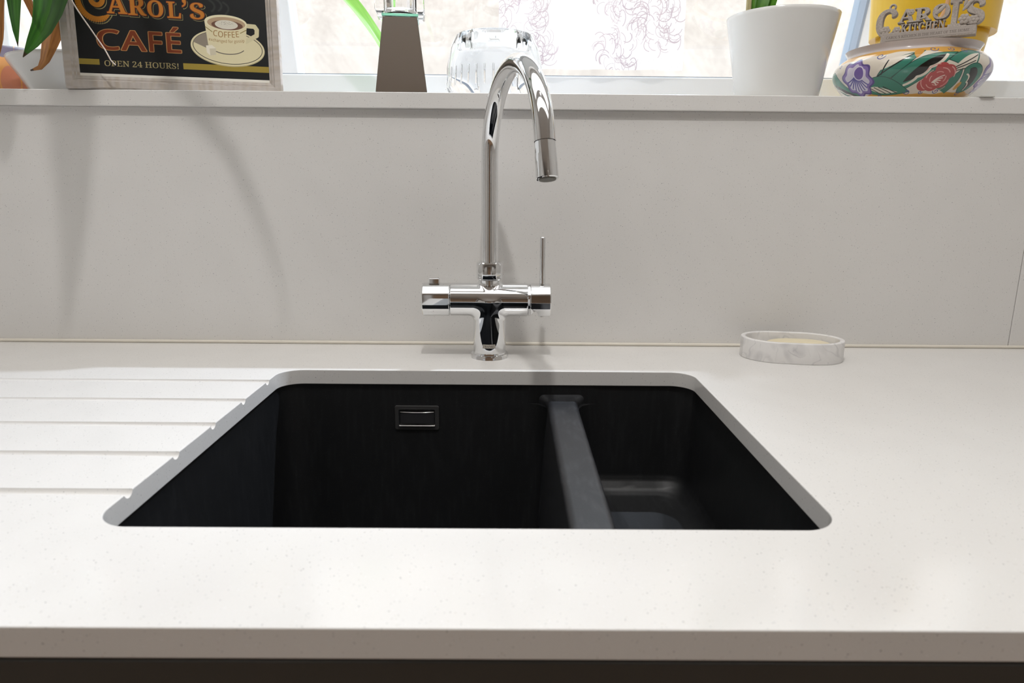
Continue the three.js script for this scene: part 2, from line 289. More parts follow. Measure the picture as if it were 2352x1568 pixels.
// ------------------------------------------------------------------ tap
{
  const TX = -0.0262, TZ = -0.931, HY = 0.9905 - W;
  const t = thing('mixer_tap', 'chrome swan-neck mixer tap with cross-shaped body and side lever', 'tap', [TX, W, TZ]);
  mesh('base_ring', turned([[0, 0], [0.0265, 0], [0.0265, 0.004], [0.0257, 0.0055], [0.0232, 0.006], [0.0232, 0.008], [0, 0.008]]), M.chrome, t);
  const ev = new Evaluator(); ev.attributes = ['position', 'normal', 'uv']; ev.useGroups = false;
  // post, cross bar and neck flow into each other with a small fillet
  const smin = (a, b, k) => { const h = Math.max(0, k - Math.abs(a - b)) / k; return Math.min(a, b) - h * h * k / 4; };
  const cap = (d, e) => Math.min(Math.max(d, e), 0) + Math.hypot(Math.max(d, 0), Math.max(e, 0));
  const sdf = (x, y, z) => {
    const post = cap(Math.hypot(x, z) - 0.0226, Math.abs(y - HY / 2 - 0.003) - (HY / 2 - 0.003)), bar = cap(Math.hypot(y - HY, z) - 0.0228, Math.abs(x + 0.0005) - 0.0528);
    const neck = cap(Math.hypot(x, z) - 0.0152, Math.abs(y - HY - 0.016) - 0.0165);
    return smin(smin(post, bar, 0.0075), neck, 0.0045);
  };
  const res = 100, H = 0.062, cy = 0.06, mc = new MarchingCubes(res, M.chrome, false, false, 120000); mc.isolation = 0;
  const at = (k) => (k - res / 2) / (res / 2) * H;
  for (let c = 0; c < res; c++) for (let b = 0; b < res; b++) for (let a = 0; a < res; a++) mc.field[a + b * res + c * res * res] = -sdf(at(a), at(b) + cy, at(c));
  mc.update();
  const bp = new Float32Array(mc.count * 3), bn = new Float32Array(mc.count * 3), e = 0.00012;
  for (let k = 0; k < mc.count; k++) {
    let x = mc.positionArray[k * 3] * H, y = mc.positionArray[k * 3 + 1] * H + cy, z = mc.positionArray[k * 3 + 2] * H, n = V();
    for (let it = 0; it < 4; it++) {
      n.set(sdf(x + e, y, z) - sdf(x - e, y, z), sdf(x, y + e, z) - sdf(x, y - e, z), sdf(x, y, z + e) - sdf(x, y, z - e)).normalize();
      const d = sdf(x, y, z); x -= n.x * d; y -= n.y * d; z -= n.z * d;
    }
    bp.set([x, y, z], k * 3); bn.set([n.x, n.y, n.z], k * 3);
  }
  const body = new THREE.BufferGeometry(); body.setAttribute('position', new THREE.BufferAttribute(bp, 3)); body.setAttribute('normal', new THREE.BufferAttribute(bn, 3));
  mesh('body', body, M.chrome, t);
  const knobPts = (r, l, e = 0.0012) => [[0, 0], [r - e, 0], [r, e], [r, l - e], [r - e, l], [0, l]];
  const lk = mesh('temperature_knob', turned(knobPts(0.0229, 0.0375)).rotateZ(Math.PI / 2).translate(-0.0539, HY, 0), M.chrome, t);
  mesh('safety_button', new RoundedBoxGeometry(0.0148, 0.008, 0.008, 3, 0.0015).translate(-0.0758, HY + 0.0252, 0), M.chrome, lk);
  mesh('ring', turned(knobPts(0.0222, 0.0032, 0.0008)).rotateZ(-Math.PI / 2).translate(0.0523, HY, 0), M.chrome, t);
  // handle hub: a drum with a scooped lower inner corner
  const hub = new Brush(turned(knobPts(0.0229, 0.028)).rotateZ(-Math.PI / 2).translate(0.0557, HY, 0)); hub.updateMatrixWorld();
  const cut = new Brush(new THREE.CylinderGeometry(0.0125, 0.0125, 0.08, 48).rotateX(Math.PI / 2).translate(0.0545, HY - 0.0215, 0).toNonIndexed()); cut.updateMatrixWorld();
  for (const q of [hub, cut]) if (!q.geometry.attributes.uv) q.geometry.setAttribute('uv', new THREE.BufferAttribute(new Float32Array(q.geometry.attributes.position.count * 2), 2));
  const lever = mesh('lever_hub', toCreasedNormals(ev.evaluate(hub, cut, SUBTRACTION).geometry, 0.5), M.chrome, t);
  mesh('inner_cone', turned([[0.0215, 0], [0.0215, 0.001], [0.013, 0.012], [0, 0.012]]).rotateZ(-Math.PI / 2).translate(0.0555, HY, 0), M.chrome, t);
  mesh('lever_rod', turned([[0, 0], [0.0039, 0], [0.0037, 0.0635], [0.003, 0.0645], [0, 0.0645]], 32).rotateZ(0.005).translate(0.0723, HY + 0.0215, 0), M.chrome, lever);
  mesh('set_screw', new THREE.SphereGeometry(0.003, 16, 8).scale(1, 0.5, 1).translate(0.0723, HY - 0.0228, 0), M.steel, lever);
  mesh('collar', turned([[0, 0.1085], [0.0165, 0.1085], [0.0176, 0.1095], [0.0181, 0.111], [0.0181, 0.131], [0.0172, 0.1325], [0, 0.1325]]), M.chrome, t);
  // spout: straight riser, arc towards the room, short straight outlet
  const yc = 1.1757 - W, r = 0.1033, sw = 2.8945, tail = 0.0528, az = 0.3074;
  const dx = Math.sin(az), dz = Math.cos(az);
  class Spout extends THREE.Curve {
    constructor(cutAt) { super(); this.L = [yc - 0.13, r * sw, tail]; this.from = cutAt[0]; this.to = cutAt[1]; }
    getPoint(u, out = new THREE.Vector3()) {
      const tot = this.L[0] + this.L[1] + this.L[2]; let s = (this.from + (this.to - this.from) * u) * tot;
      if (s < this.L[0]) return out.set(0, 0.13 + s, 0);
      s -= this.L[0];
      const arc = Math.min(s / r, sw), q = r * (1 - Math.cos(arc)); out.set(dx * q, yc + r * Math.sin(arc), dz * q);
      const over = s - r * sw; if (over > 0) out.add(V(dx * Math.sin(sw), Math.cos(sw), dz * Math.sin(sw)).multiplyScalar(over));
      return out;
    }
  }
  const tot = yc - 0.13 + r * sw + tail, join = 1 - 0.0385 / tot;
  mesh('spout', new THREE.TubeGeometry(new Spout([0, join - 0.0012]), 160, 0.0113, 48, false), M.chrome, t);
  const nz = new Spout([join, 1]), p0 = nz.getPoint(0), p1 = nz.getPoint(1), ln = p0.distanceTo(p1);
  const ng = turned([[0.0104, -0.0012], [0.0104, 0], [0.0112, 0.0004], [0.0119, ln - 0.001], [0.0112, ln], [0.0092, ln], [0.009, ln - 0.003], [0, ln - 0.003]], 48);
  ng.applyQuaternion(new THREE.Quaternion().setFromUnitVectors(V(0, 1, 0), p1.clone().sub(p0).normalize())).translate(p0.x, p0.y, p0.z);
  const noz = mesh('outlet', ng, M.chrome, t);
  const ag = new THREE.CylinderGeometry(0.0088, 0.0088, 0.002, 32).applyQuaternion(new THREE.Quaternion().setFromUnitVectors(V(0, 1, 0), p1.clone().sub(p0).normalize())).translate(p1.x, p1.y, p1.z);
  mesh('aerator', ag, std({ color: col(0.25, 0.24, 0.21), roughness: 0.6 }), noz);
  const badge = canvasTex(512, 160, (g, w, h) => {
    g.fillStyle = '#1c1c1c'; g.fillRect(0, 0, w, h); g.fillStyle = '#c9c2b6'; g.fillRect(10, 10, w - 20, h - 20);
    g.fillStyle = '#1c1c1c'; g.font = 'bold 124px serif'; g.textAlign = 'center'; g.textBaseline = 'middle';
    g.save(); g.translate(w / 2, h / 2 + 6); g.scale(460 / g.measureText('FRANKE').width, 1); g.fillText('FRANKE', 0, 0); g.restore();
  });
  const bw = 0.018 / 0.0228;
  mesh('maker_badge', new THREE.CylinderGeometry(0.0228, 0.0228, 0.006, 24, 1, true, -bw / 2, bw).translate(0, 0.0192, 0), std({ map: badge, roughness: 0.35, metalness: 0.3 }), t, 'small pale maker badge reading FRANKE');
}

// ------------------------------------------------------------------ soap dish and soap
{
  const P = [0.3995, W, -0.9375], turn = -0.17;
  const marble = dataTex(512, (u, v) => {
    const w = tn(u, v, 3) * 1.1 + tn(u, v, 7, 2) * 0.35, q = Math.abs(tn(u, v * 0.7, 4, 9) + w * 0.45), e = Math.max(0, 1 - q * 9) ** 1.2 * 20 * Math.max(0, tn(u, v, 3, 6) + 0.4) + Math.max(0, tn(u, v, 4, 12) - 0.05) * 20;
    return [233 - e, 231 - e, 229 - e * 0.93];
  });
  marble.repeat.set(11, 11);
  const t = thing('soap_dish', 'white oval soap dish with grey marbling beside the splashback', 'soap dish', P, turn);
  const stad = (l, w, S = THREE.Shape) => { const s = new S(); const r = w; s.absellipse(l - r * 1.25, 0, r * 1.25, r, -Math.PI / 2, Math.PI / 2, false); s.absellipse(-l + r * 1.25, 0, r * 1.25, r, Math.PI / 2, Math.PI * 1.5, false); return s; };
  const o = stad(0.069, 0.0425); o.holes.push(stad(0.0625, 0.036, THREE.Path));
  const wall = new THREE.ExtrudeGeometry(o, { depth: 0.0265, bevelEnabled: true, bevelSize: 0.001, bevelThickness: 0.0012, bevelOffset: -0.001, bevelSegments: 3, curveSegments: 40 }).rotateX(-Math.PI / 2).translate(0, 0.0012, 0);
  const flo = new THREE.ExtrudeGeometry(stad(0.066, 0.038), { depth: 0.007, bevelEnabled: false, curveSegments: 40 }).rotateX(-Math.PI / 2);
  const dg = toCreasedNormals(merge([wall, flo]), 0.6); { const p = dg.attributes.position, u = dg.attributes.uv; for (let i = 0; i < p.count; i++) u.setXY(i, p.getX(i) + 0.6 * p.getZ(i), p.getY(i) * 1.2 + 0.3 * p.getX(i) - 0.45 * p.getZ(i)); }
  mesh('dish', dg, phy({ map: marble, roughness: 0.38 }), t);
  const sp = new THREE.SphereGeometry(1, 48, 24), q = sp.attributes.position;
  for (let i = 0; i < q.count; i++) { const x = q.getX(i), y = q.getY(i), z = q.getZ(i), f = (k) => Math.sign(k) * Math.abs(k) ** 0.75; q.setXYZ(i, f(x) * 0.046, f(y) * 0.009, f(z) * 0.027); }
  sp.computeVertexNormals();
  const so = mesh('soap_bar', sp, phy({ color: col(0.80, 0.71, 0.50), roughness: 0.35 }));
  so.position.set(P[0] + 0.0105, W + 0.0164, P[2] + 0.003); so.rotation.y = turn;
  tag(so, 'cream bar of soap lying in the marbled dish', 'soap');
}

// ------------------------------------------------------------------ framed cafe sign
{
  const t = thing('framed_sign', 'black cafe sign with coffee cup in a whitewashed frame', 'sign', [-0.612, SILL, -1.004], 0.2234);
  const in_ = new THREE.Group(); in_.name = 'frame'; in_.rotation.x = -0.0698; in_.scale.setScalar(0.97); t.add(in_);
  const white = std({ map: dataTex(256, (u, v) => { const g = tn(u, v * 0.25, 18) * 6 + tn(u, v, 6, 3) * 4, w = Math.max(0, tn(u, v * 0.2, 10, 8)) * 14; return [184 + g - w * 0.7, 176 + g - w, 169 + g - w * 1.5]; }), roughness: 0.6 });
  white.map.repeat.set(8, 8);
  const FW = 0.293, FH = 0.212, B = 0.0185;
  const rail = (len, ax) => {                                      // a moulded strip, mitred at both ends
    const prof = [[0, 0], [0, 0.013], [0.002, 0.0155], [0.0105, 0.0155], [0.0125, 0.0125], [0.0145, 0.0125], [0.0155, 0.0105], [B, 0.009], [B, 0]], pos = [];
    const at = ([w, d], e) => [e ? len - w : w, w, d];
    for (let i = 0; i < prof.length; i++) { const a = prof[i], b = prof[(i + 1) % prof.length]; const A = at(a, 0), Bq = at(b, 0), Cq = at(b, 1), D = at(a, 1); pos.push(...A, ...D, ...Bq, ...Bq, ...D, ...Cq); }
    for (let i = 1; i < prof.length - 1; i++) { pos.push(...at(prof[0], 0), ...at(prof[i], 0), ...at(prof[i + 1], 0), ...at(prof[0], 1), ...at(prof[i + 1], 1), ...at(prof[i], 1)); }
    const g = new THREE.BufferGeometry(); g.setAttribute('position', new THREE.Float32BufferAttribute(pos, 3)); g.computeVertexNormals();
    return metreUV(g);
  };
  const place = (g, x, y, rz) => g.rotateZ(rz).translate(x, y, 0);
  mesh('frame_rail', place(rail(FW), 0, 0, 0), white, in_); mesh('frame_rail', place(rail(FW), FW, FH, Math.PI), white, in_);
  mesh('frame_rail', place(rail(FH), FW, 0, Math.PI / 2), white, in_); mesh('frame_rail', place(rail(FH), 0, FH, -Math.PI / 2), white, in_);
  // print: metres from the frame's lower left corner to canvas pixels
  const x0 = 0.0165, x1 = 0.2765, y0 = 0.0165, y1 = 0.1955, K = 7000;
  const art = canvasTex(Math.round((x1 - x0) * K), Math.round((y1 - y0) * K), (g, w, h) => {
    const X = (s) => (s - x0) * K, Y = (q) => h - (q - 0.0035 - y0) * K, S = (q) => q * K;
    g.fillStyle = '#e6e2d8'; g.fillRect(0, 0, w, h);
    g.fillStyle = '#0c0f12'; g.fillRect(X(0.0187), 0, X(0.2752) - X(0.0187), Y(0.0258));
    const text = (str, s0, s1, base, cap, font, fill, line, lw, shadow) => {
      g.save(); g.font = `${font}`.replace('PX', '200px'); const m = g.measureText(str), ch = 143; 
      g.translate(X(s0), Y(base)); g.scale((X(s1) - X(s0)) / m.width, S(cap) / ch); g.textBaseline = 'alphabetic'; g.lineJoin = 'round';
      if (shadow) { g.strokeStyle = '#93875a'; g.lineWidth = 9; g.strokeText(str, 13, 13); g.fillStyle = '#0c0f12'; g.fillText(str, 13, 13); g.strokeStyle = '#0c0f12'; g.lineWidth = 12; g.strokeText(str, 4, 4); }
      if (line) { g.strokeStyle = line; g.lineWidth = lw; g.strokeText(str, 0, 0); }
      g.fillStyle = fill; g.fillText(str, 0, 0); g.restore();
    };
    // big swash C
    const swash = (ox, oy, c, lw) => {
      g.strokeStyle = c; g.lineCap = 'butt'; g.lineJoin = 'round'; g.lineWidth = S(lw);
      const cx = 0.0475, cy = 0.1275;
      const P = []; for (let a = 35; a <= 318; a += 6) P.push([cx + 0.0235 * Math.cos(a * Math.PI / 180), cy + 0.0285 * Math.sin(a * Math.PI / 180), lw * (a > 285 ? Math.max(0.1, (322 - a) / 37) : a < 70 ? Math.max(0.25, (a - 20) / 50) : 1)]);
      for (let i = 0; i < P.length - 1; i++) { g.lineWidth = S(P[i][2]); g.beginPath(); g.moveTo(X(P[i][0] + ox), Y(P[i][1] - oy)); g.lineTo(X(P[i + 1][0] + ox), Y(P[i + 1][1] - oy)); g.stroke(); }
      g.lineWidth = S(lw * 0.85); g.beginPath(); for (let a = 160; a <= 400; a += 8) { const k = 0.0075, px = X(0.0485 + k * Math.cos(a * Math.PI / 180) + ox), py = Y(0.1265 + k * 1.1 * Math.sin(a * Math.PI / 180) - oy); a === 160 ? g.moveTo(px, py) : g.lineTo(px, py); } g.stroke();
    };
    swash(0.0022, 0.0022, '#93875a', 0.0082); swash(0.0012, 0.0012, '#0c0f12', 0.0086); swash(0, 0, '#b8741f', 0.0078);
    const o = ['#bd7626', '#7d3210', 9];
    for (const [s, a, b, bl, cp] of [['A', 0.0606, 0.0868, 0.1082, 0.0245], ['R', 0.0872, 0.1115, 0.1074, 0.0238], ['O', 0.1118, 0.136, 0.1068, 0.0222], ['L', 0.1385, 0.1585, 0.1066, 0.0222], ['S', 0.1688, 0.191, 0.107, 0.0222]]) text(s, a, b, bl, cp, 'bold PX serif', ...o, true);
    text('’', 0.1585, 0.1672, 0.1075, 0.0262, 'bold PX serif', ...o, true);
    for (const [s, a, b] of [['C', 0.042, 0.074], ['A', 0.0757, 0.1072], ['F', 0.1085, 0.1302], ['É', 0.1317, 0.1565]]) text(s, a, b, 0.0593, 0.0262, 'PX sans-serif', '#722f0e', '#ad7d4c', 15, false), text(s, a, b, 0.0593, 0.0262, 'PX sans-serif', '#722f0e', '#722f0e', 5, false);
    g.fillStyle = '#9a8536'; g.fillRect(X(0.0187), Y(0.0453), S(0.0263), S(0.0077)); g.fillRect(X(0.1555), Y(0.0449), S(0.1197), S(0.0085));
    text('OPEN 24 HOURS!', 0.0505, 0.1502, 0.0364, 0.0077, 'PX serif', '#a8986a', '#a8986a', 3, false);
    // steam
    g.lineCap = 'round';
    for (const [sx, q] of [[0.2, 0], [0.2095, 0.0015], [0.219, -0.002]]) for (let k = 0; k < 3; k++) { g.strokeStyle = `rgba(120,118,112,${0.10})`; g.lineWidth = S(0.004 - k * 0.0011); g.beginPath(); g.moveTo(X(sx), Y(0.119 + q)); g.bezierCurveTo(X(sx + 0.006), Y(0.124 + q), X(sx + 0.005), Y(0.13 + q), X(sx - 0.003), Y(0.134 + q)); g.stroke(); }
    // saucer
    const el = (cx, cy, rx, ry, f, rot = 0) => { g.beginPath(); g.ellipse(X(cx), Y(cy), S(rx), S(ry), rot, 0, 7); if (f) { g.fillStyle = f; g.fill(); } };
    el(0.2187, 0.0685, 0.0512, 0.0256, '#b9ad85', 0.06); el(0.2187, 0.0695, 0.051, 0.0252, '#dcd2ac', 0.06);
    el(0.2187, 0.0695, 0.0478, 0.0228, null, 0.06); g.strokeStyle = '#3c3a2e'; g.lineWidth = S(0.0009); g.stroke();
    // printed shading of the picture itself: the cup's shadow lying on the saucer
    g.save(); el(0.2187, 0.0695, 0.0478, 0.0228, null, 0.06); g.clip(); g.fillStyle = '#8f8577'; g.beginPath(); g.moveTo(X(0.168), Y(0.077)); g.lineTo(X(0.192), Y(0.0665)); g.lineTo(X(0.2), Y(0.1)); g.lineTo(X(0.175), Y(0.1)); g.fill(); g.restore();
    // handle
    g.strokeStyle = '#d3caa4'; g.lineJoin = 'round'; g.lineCap = 'butt'; g.lineWidth = S(0.0062); g.beginPath(); g.moveTo(X(0.244), Y(0.1015)); g.lineTo(X(0.2575), Y(0.101)); g.lineTo(X(0.2605), Y(0.0965)); g.lineTo(X(0.2598), Y(0.0885)); g.lineTo(X(0.243), Y(0.0785)); g.stroke();
    // cup
    g.fillStyle = '#ddd3ae'; g.beginPath(); g.moveTo(X(0.1886), Y(0.1045)); g.lineTo(X(0.1915), Y(0.0735)); g.bezierCurveTo(X(0.195), Y(0.0565), X(0.2385), Y(0.0545), X(0.2435), Y(0.0715)); g.lineTo(X(0.2468), Y(0.1035)); g.fill();
    g.strokeStyle = '#55504a'; g.lineWidth = S(0.0011); g.beginPath(); g.moveTo(X(0.2015), Y(0.0637)); g.bezierCurveTo(X(0.212), Y(0.0588), X(0.232), Y(0.0588), X(0.2405), Y(0.0665)); g.stroke();
    el(0.2177, 0.1043, 0.0291, 0.0107, '#e6ddba', 0.03); el(0.2185, 0.1032, 0.0262, 0.0088, '#b49a7c', 0.03); el(0.2195, 0.1008, 0.0216, 0.0066, '#6d4c3c', 0.03);
    el(0.2185, 0.1015, 0.0158, 0.0063, '#d8d3c4', 0.03);
    g.fillStyle = '#9a9184'; for (let k = 0; k < 46; k++) { const a = rnd() * 7, q = Math.sqrt(rnd()); g.fillRect(X(0.218 + 0.0095 * q * Math.cos(a)), Y(0.1035 + 0.0026 * q * Math.sin(a)), 5, 3); }
    g.strokeStyle = '#86763a'; g.lineWidth = S(0.001); g.beginPath(); g.moveTo(X(0.189), Y(0.0975)); g.lineTo(X(0.1985), Y(0.0905)); g.moveTo(X(0.2368), Y(0.0905)); g.lineTo(X(0.2458), Y(0.0955)); g.stroke();
    const arcText = (str, sc, qc, wid, capS, f) => { g.font = f; g.textAlign = 'center'; g.fillStyle = '#9a7440'; const m = g.measureText(str).width; let u = -m / 2; for (const c2 of str) { const cw = g.measureText(c2).width, k = (u + cw / 2) / m * 2; g.save(); g.translate(X(sc + wid / 2 * k), Y(qc) - S(0.0022) * k * k * 1 + S(0.0022)); g.rotate(-0.13 * k * 0.6); g.scale(S(wid) / m, S(wid) / m * capS); g.fillText(c2, 0, 0); g.restore(); u += cw; } g.textAlign = 'left'; };
    arcText('COFFEE', 0.2173, 0.0857, 0.037, 1.05, '60px sans-serif'); arcText('exchanged for gossip', 0.2175, 0.0785, 0.05, 1.1, '40px sans-serif');
    // sugar lump
    g.fillStyle = '#e9e2cf'; g.beginPath(); g.moveTo(X(0.1885), Y(0.0712)); g.lineTo(X(0.1965), Y(0.0722)); g.lineTo(X(0.2018), Y(0.068)); g.lineTo(X(0.2015), Y(0.0588)); g.lineTo(X(0.1935), Y(0.0575)); g.lineTo(X(0.189), Y(0.0615)); g.fill();
    g.fillStyle = '#cfc6ad'; g.beginPath(); g.moveTo(X(0.193), Y(0.067)); g.lineTo(X(0.2018), Y(0.068)); g.lineTo(X(0.2015), Y(0.0588)); g.lineTo(X(0.1935), Y(0.0575)); g.fill();
  });
  mesh('print', new THREE.PlaneGeometry(x1 - x0, y1 - y0).translate((x0 + x1) / 2, (y0 + y1) / 2, 0.0085), std({ map: art, roughness: 0.42 }), in_, 'black printed cafe picture with gold lettering and a coffee cup');
  mesh('backing_board', new THREE.BoxGeometry(FW - 0.01, FH - 0.01, 0.004).translate(FW / 2, FH / 2, 0.004), std({ color: col(0.25, 0.18, 0.12), roughness: 0.9 }), in_);
}

// ------------------------------------------------------------------ leaves
function leafGeo(pts, width, prof, face, fold = 0.12, n = 26, m = 8) {   // blade along pts; face = direction its upper side points; prof(u) = share of the width
  const c = new THREE.CatmullRomCurve3(pts.map((p) => V(...p))), pos = [], uv = [], idx = [];
  for (let i = 0; i <= n; i++) {
    const u = i / n, p = c.getPointAt(u), t = c.getTangentAt(u), f = V(...face), side = t.clone().cross(f).normalize(), up = side.clone().cross(t).normalize(), w = width * prof(u) / 2;
    for (let j = 0; j <= m; j++) { const k = j / m * 2 - 1, q = p.clone().addScaledVector(side, k * w).addScaledVector(up, (Math.abs(k) - 0.5) * w * fold * 2 + Math.sin(u * 21 + k * 3) * w * 0.02); pos.push(q.x, q.y, q.z); uv.push(j / m, u); }
  }
  for (let i = 0; i < n; i++) for (let j = 0; j < m; j++) { const a = i * (m + 1) + j; idx.push(a, a + 1, a + m + 1, a + 1, a + m + 2, a + m + 1); }
  const g = new THREE.BufferGeometry(); g.setAttribute('position', new THREE.Float32BufferAttribute(pos, 3)); g.setAttribute('uv', new THREE.Float32BufferAttribute(uv, 2)); g.setIndex(idx); g.computeVertexNormals(); return g;
}
const leafTex = (a, b, tip) => dataTex(256, (u, v) => { const vein = Math.max(0, 1 - Math.abs(((u - 0.5) * 9 + Math.abs(u - 0.5) * v * 3) % 1 - 0.5) * 6) * 0.18, mid = Math.max(0, 1 - Math.abs(u - 0.5) * 30) * 0.4, g = 0.5 + tn(u, v, 6) * 0.3 + vein + mid; const o = a.map((x, i) => x + (b[i] - x) * Math.max(0, Math.min(1, g))); return v > 0.988 && tip ? tip : o; });
const blade = (a = 0.5) => (u) => Math.max(0.02, Math.min(1, u < 0.22 ? 0.1 + u * 0.4 : Math.sin(Math.PI * Math.min(1, (u - 0.2) / 0.8 * 0.98 + 0.02)) ** 0.8 * (1 - 0.12 * u)));
const strap = (u) => Math.max(0.06, Math.min(1, 3 * (1 - u), 0.45 + u));
M.leaf = phy({ map: leafTex([24, 66, 18], [62, 118, 34], [58, 44, 24]), roughness: 0.32, transmission: 0.22, thickness: 0, side: THREE.DoubleSide });
M.leafDry = phy({ map: leafTex([128, 78, 34], [186, 128, 66], [50, 34, 22]), roughness: 0.7, transmission: 0.25, thickness: 0, side: THREE.DoubleSide });
M.leafLime = phy({ map: leafTex([120, 190, 60], [150, 214, 84]), roughness: 0.45, transmission: 0.55, thickness: 0, side: THREE.DoubleSide });
M.soil = std({ color: col(0.05, 0.035, 0.022), roughness: 1 });
M.whiteGlaze = phy({ color: col(0.74, 0.735, 0.71), roughness: 0.18, clearcoat: 0.4, clearcoatRoughness: 0.05 });
{
  const O = [-0.675, SILL, -1.2];
  const t = thing('potted_peace_lily', 'drooping green peace lily in a white flared bowl', 'potted plant', O);
  mesh('bowl', lathe([[0, 0.003], [0.092, 0.0], [0.095, 0.003], [0.11, 0.03], [0.129, 0.0615], [0.13, 0.0645], [0.127, 0.065], [0.108, 0.034], [0.093, 0.014], [0, 0.012]], 72), M.whiteGlaze, t, 'white flared glazed bowl');
  mesh('soil', new THREE.CylinderGeometry(0.104, 0.094, 0.024, 48).translate(0, 0.028, 0), M.soil, t);
  const L = (p, w, pr, face, mat = M.leaf, name = 'leaf', fold) => mesh(name, leafGeo(p.map((q) => [q[0] - O[0], q[1] - O[1], q[2] - O[2]]), w, pr, face, fold), mat, t);
  // two drooping blades in front of the bowl
  L([[-0.66, 1.30, -1.2], [-0.60, 1.56, -1.1], [-0.595, 1.49, -1.01], [-0.608, 1.392, -0.988], [-0.6165, 1.35, -0.977], [-0.631, 1.325, -0.971], [-0.6475, 1.305, -0.97]], 0.066, (u) => u < 0.45 ? 0.07 : Math.max(0.015, Math.min(1, (u - 0.42) * 6, ((1 - u) / 0.28) ** 0.72)), [0.25, 0.25, 1]);
  L([[-0.71, 1.30, -1.2], [-0.69, 1.56, -1.1], [-0.684, 1.47, -1.03], [-0.6815, 1.39, -1.02], [-0.6795, 1.352, -1.012], [-0.679, 1.3255, -1.01]], 0.03, (u) => u < 0.5 ? 0.12 : Math.max(0.02, Math.min(1, (u - 0.46) * 7, ((1 - u) / 0.22) ** 0.7)), [0.1, 0.25, 1]);
  // withered blades
  L([[-0.655, 1.30, -1.16], [-0.64, 1.44, -1.08], [-0.646, 1.375, -1.052], [-0.6535, 1.329, -1.037], [-0.662, 1.302, -1.027], [-0.673, 1.296, -1.02]], 0.034, (u) => u < 0.4 ? 0.12 : Math.max(0.05, Math.min(1, (u - 0.36) * 5, ((1 - u) / 0.3) ** 0.8)), [0.5, 0.1, 1], M.leafDry, 'withered_leaf', 0.3);
  L([[-0.74, 1.30, -1.2], [-0.735, 1.46, -1.1], [-0.726, 1.40, -1.06], [-0.734, 1.345, -1.06], [-0.742, 1.32, -1.06]], 0.028, blade(), [-0.3, 0.1, 1], M.leafDry, 'withered_leaf', 0.3);
  L([[-0.66, 1.30, -1.18], [-0.647, 1.41, -1.13], [-0.652, 1.37, -1.085], [-0.656, 1.345, -1.08]], 0.03, blade(), [0.2, 0.1, 1], std({ color: col(0.10, 0.035, 0.018), roughness: 0.8, side: THREE.DoubleSide }), 'withered_leaf', 0.2);
  // upper blades that reach over the worktop and shade the splashback
  L([[-0.70, 1.30, -1.19], [-0.60, 1.6, -1.02], [-0.45, 1.70, -0.86], [-0.43, 1.59, -0.785], [-0.434, 1.535, -0.779], [-0.439, 1.492, -0.779], [-0.447, 1.448, -0.779], [-0.456, 1.403, -0.779], [-0.467, 1.355, -0.779]], 0.052, (u) => u < 0.5 ? 0.09 + u * 0.5 : Math.max(0.02, Math.min(1, 0.34 + (u - 0.5) * 2.6, ((1 - u) / 0.27) ** 0.8)), [0.1, 0.3, 1]);
  L([[-0.72, 1.30, -1.19], [-0.64, 1.60, -1.0], [-0.59, 1.52, -0.88], [-0.573, 1.45, -0.856], [-0.573, 1.412, -0.855]], 0.05, (u) => u < 0.4 ? 0.1 : Math.max(0.05, Math.min(1, (u - 0.37) * 5, ((1 - u) / 0.12) ** 0.6)), [0.1, 0.3, 1]);
  L([[-0.68, 1.30, -1.19], [-0.5, 1.6, -0.95], [-0.35, 1.64, -0.8], [-0.32, 1.597, -0.779], [-0.297, 1.573, -0.779], [-0.279, 1.548, -0.779], [-0.267, 1.519, -0.779], [-0.254, 1.485, -0.779], [-0.245, 1.454, -0.779], [-0.236, 1.414, -0.779], [-0.234, 1.372, -0.779]], 0.016, (u) => u < 0.4 ? 0.35 : Math.max(0.25, Math.min(1, (u - 0.3) * 3, (1 - u) * 4)), [0.2, 0.4, 1]);
  const st = new THREE.CatmullRomCurve3([[-0.665, 1.30, -1.18], [-0.63, 1.52, -1.06], [-0.612, 1.44, -1.0], [-0.586, 1.381, -0.99], [-0.559, 1.339, -0.985], [-0.541, 1.313, -0.98], [-0.539, 1.306, -0.981], [-0.534, 1.2985, -0.985]].map((q) => V(q[0] - O[0], q[1] - O[1], q[2] - O[2])));
  mesh('stalk', new THREE.TubeGeometry(st, 70, 0.0009, 6), std({ color: col(0.62, 0.52, 0.44), roughness: 0.6 }), t, 'thin pale dry stalk');
}
{ // patterned jar behind the white bowl, at the reveal
  const tx = canvasTex(1024, 256, (g, w, h) => { g.fillStyle = '#e9a35c'; g.fillRect(0, 0, w, h); for (let k = 0; k < 16; k++) { const x = k * 64; g.fillStyle = k % 2 ? '#cf6a3d' : '#f0c58a'; g.beginPath(); g.ellipse(x + 32, 60, 20, 54, 0.3, 0, 7); g.fill(); g.fillStyle = '#7d7488'; g.beginPath(); g.ellipse(x + 30, 150, 34, 16, -0.2, 0, 7); g.fill(); g.fillStyle = '#d98a6a'; g.beginPath(); g.ellipse(x + 34, 206, 30, 26, 0, 0, 7); g.fill(); } });
  const t = thing('patterned_jar', 'orange and purple patterned jar behind the white plant bowl', 'jar', [-0.885, SILL, -1.285]);
  mesh('body', lathe([[0.04, 0], [0.05, 0.002], [0.076, 0.04], [0.07, 0.08], [0.055, 0.1], [0.052, 0.1], [0.066, 0.08], [0.07, 0.04], [0.045, 0.008], [0, 0.008]], 48), phy({ map: tx, roughness: 0.25 }), t);
}

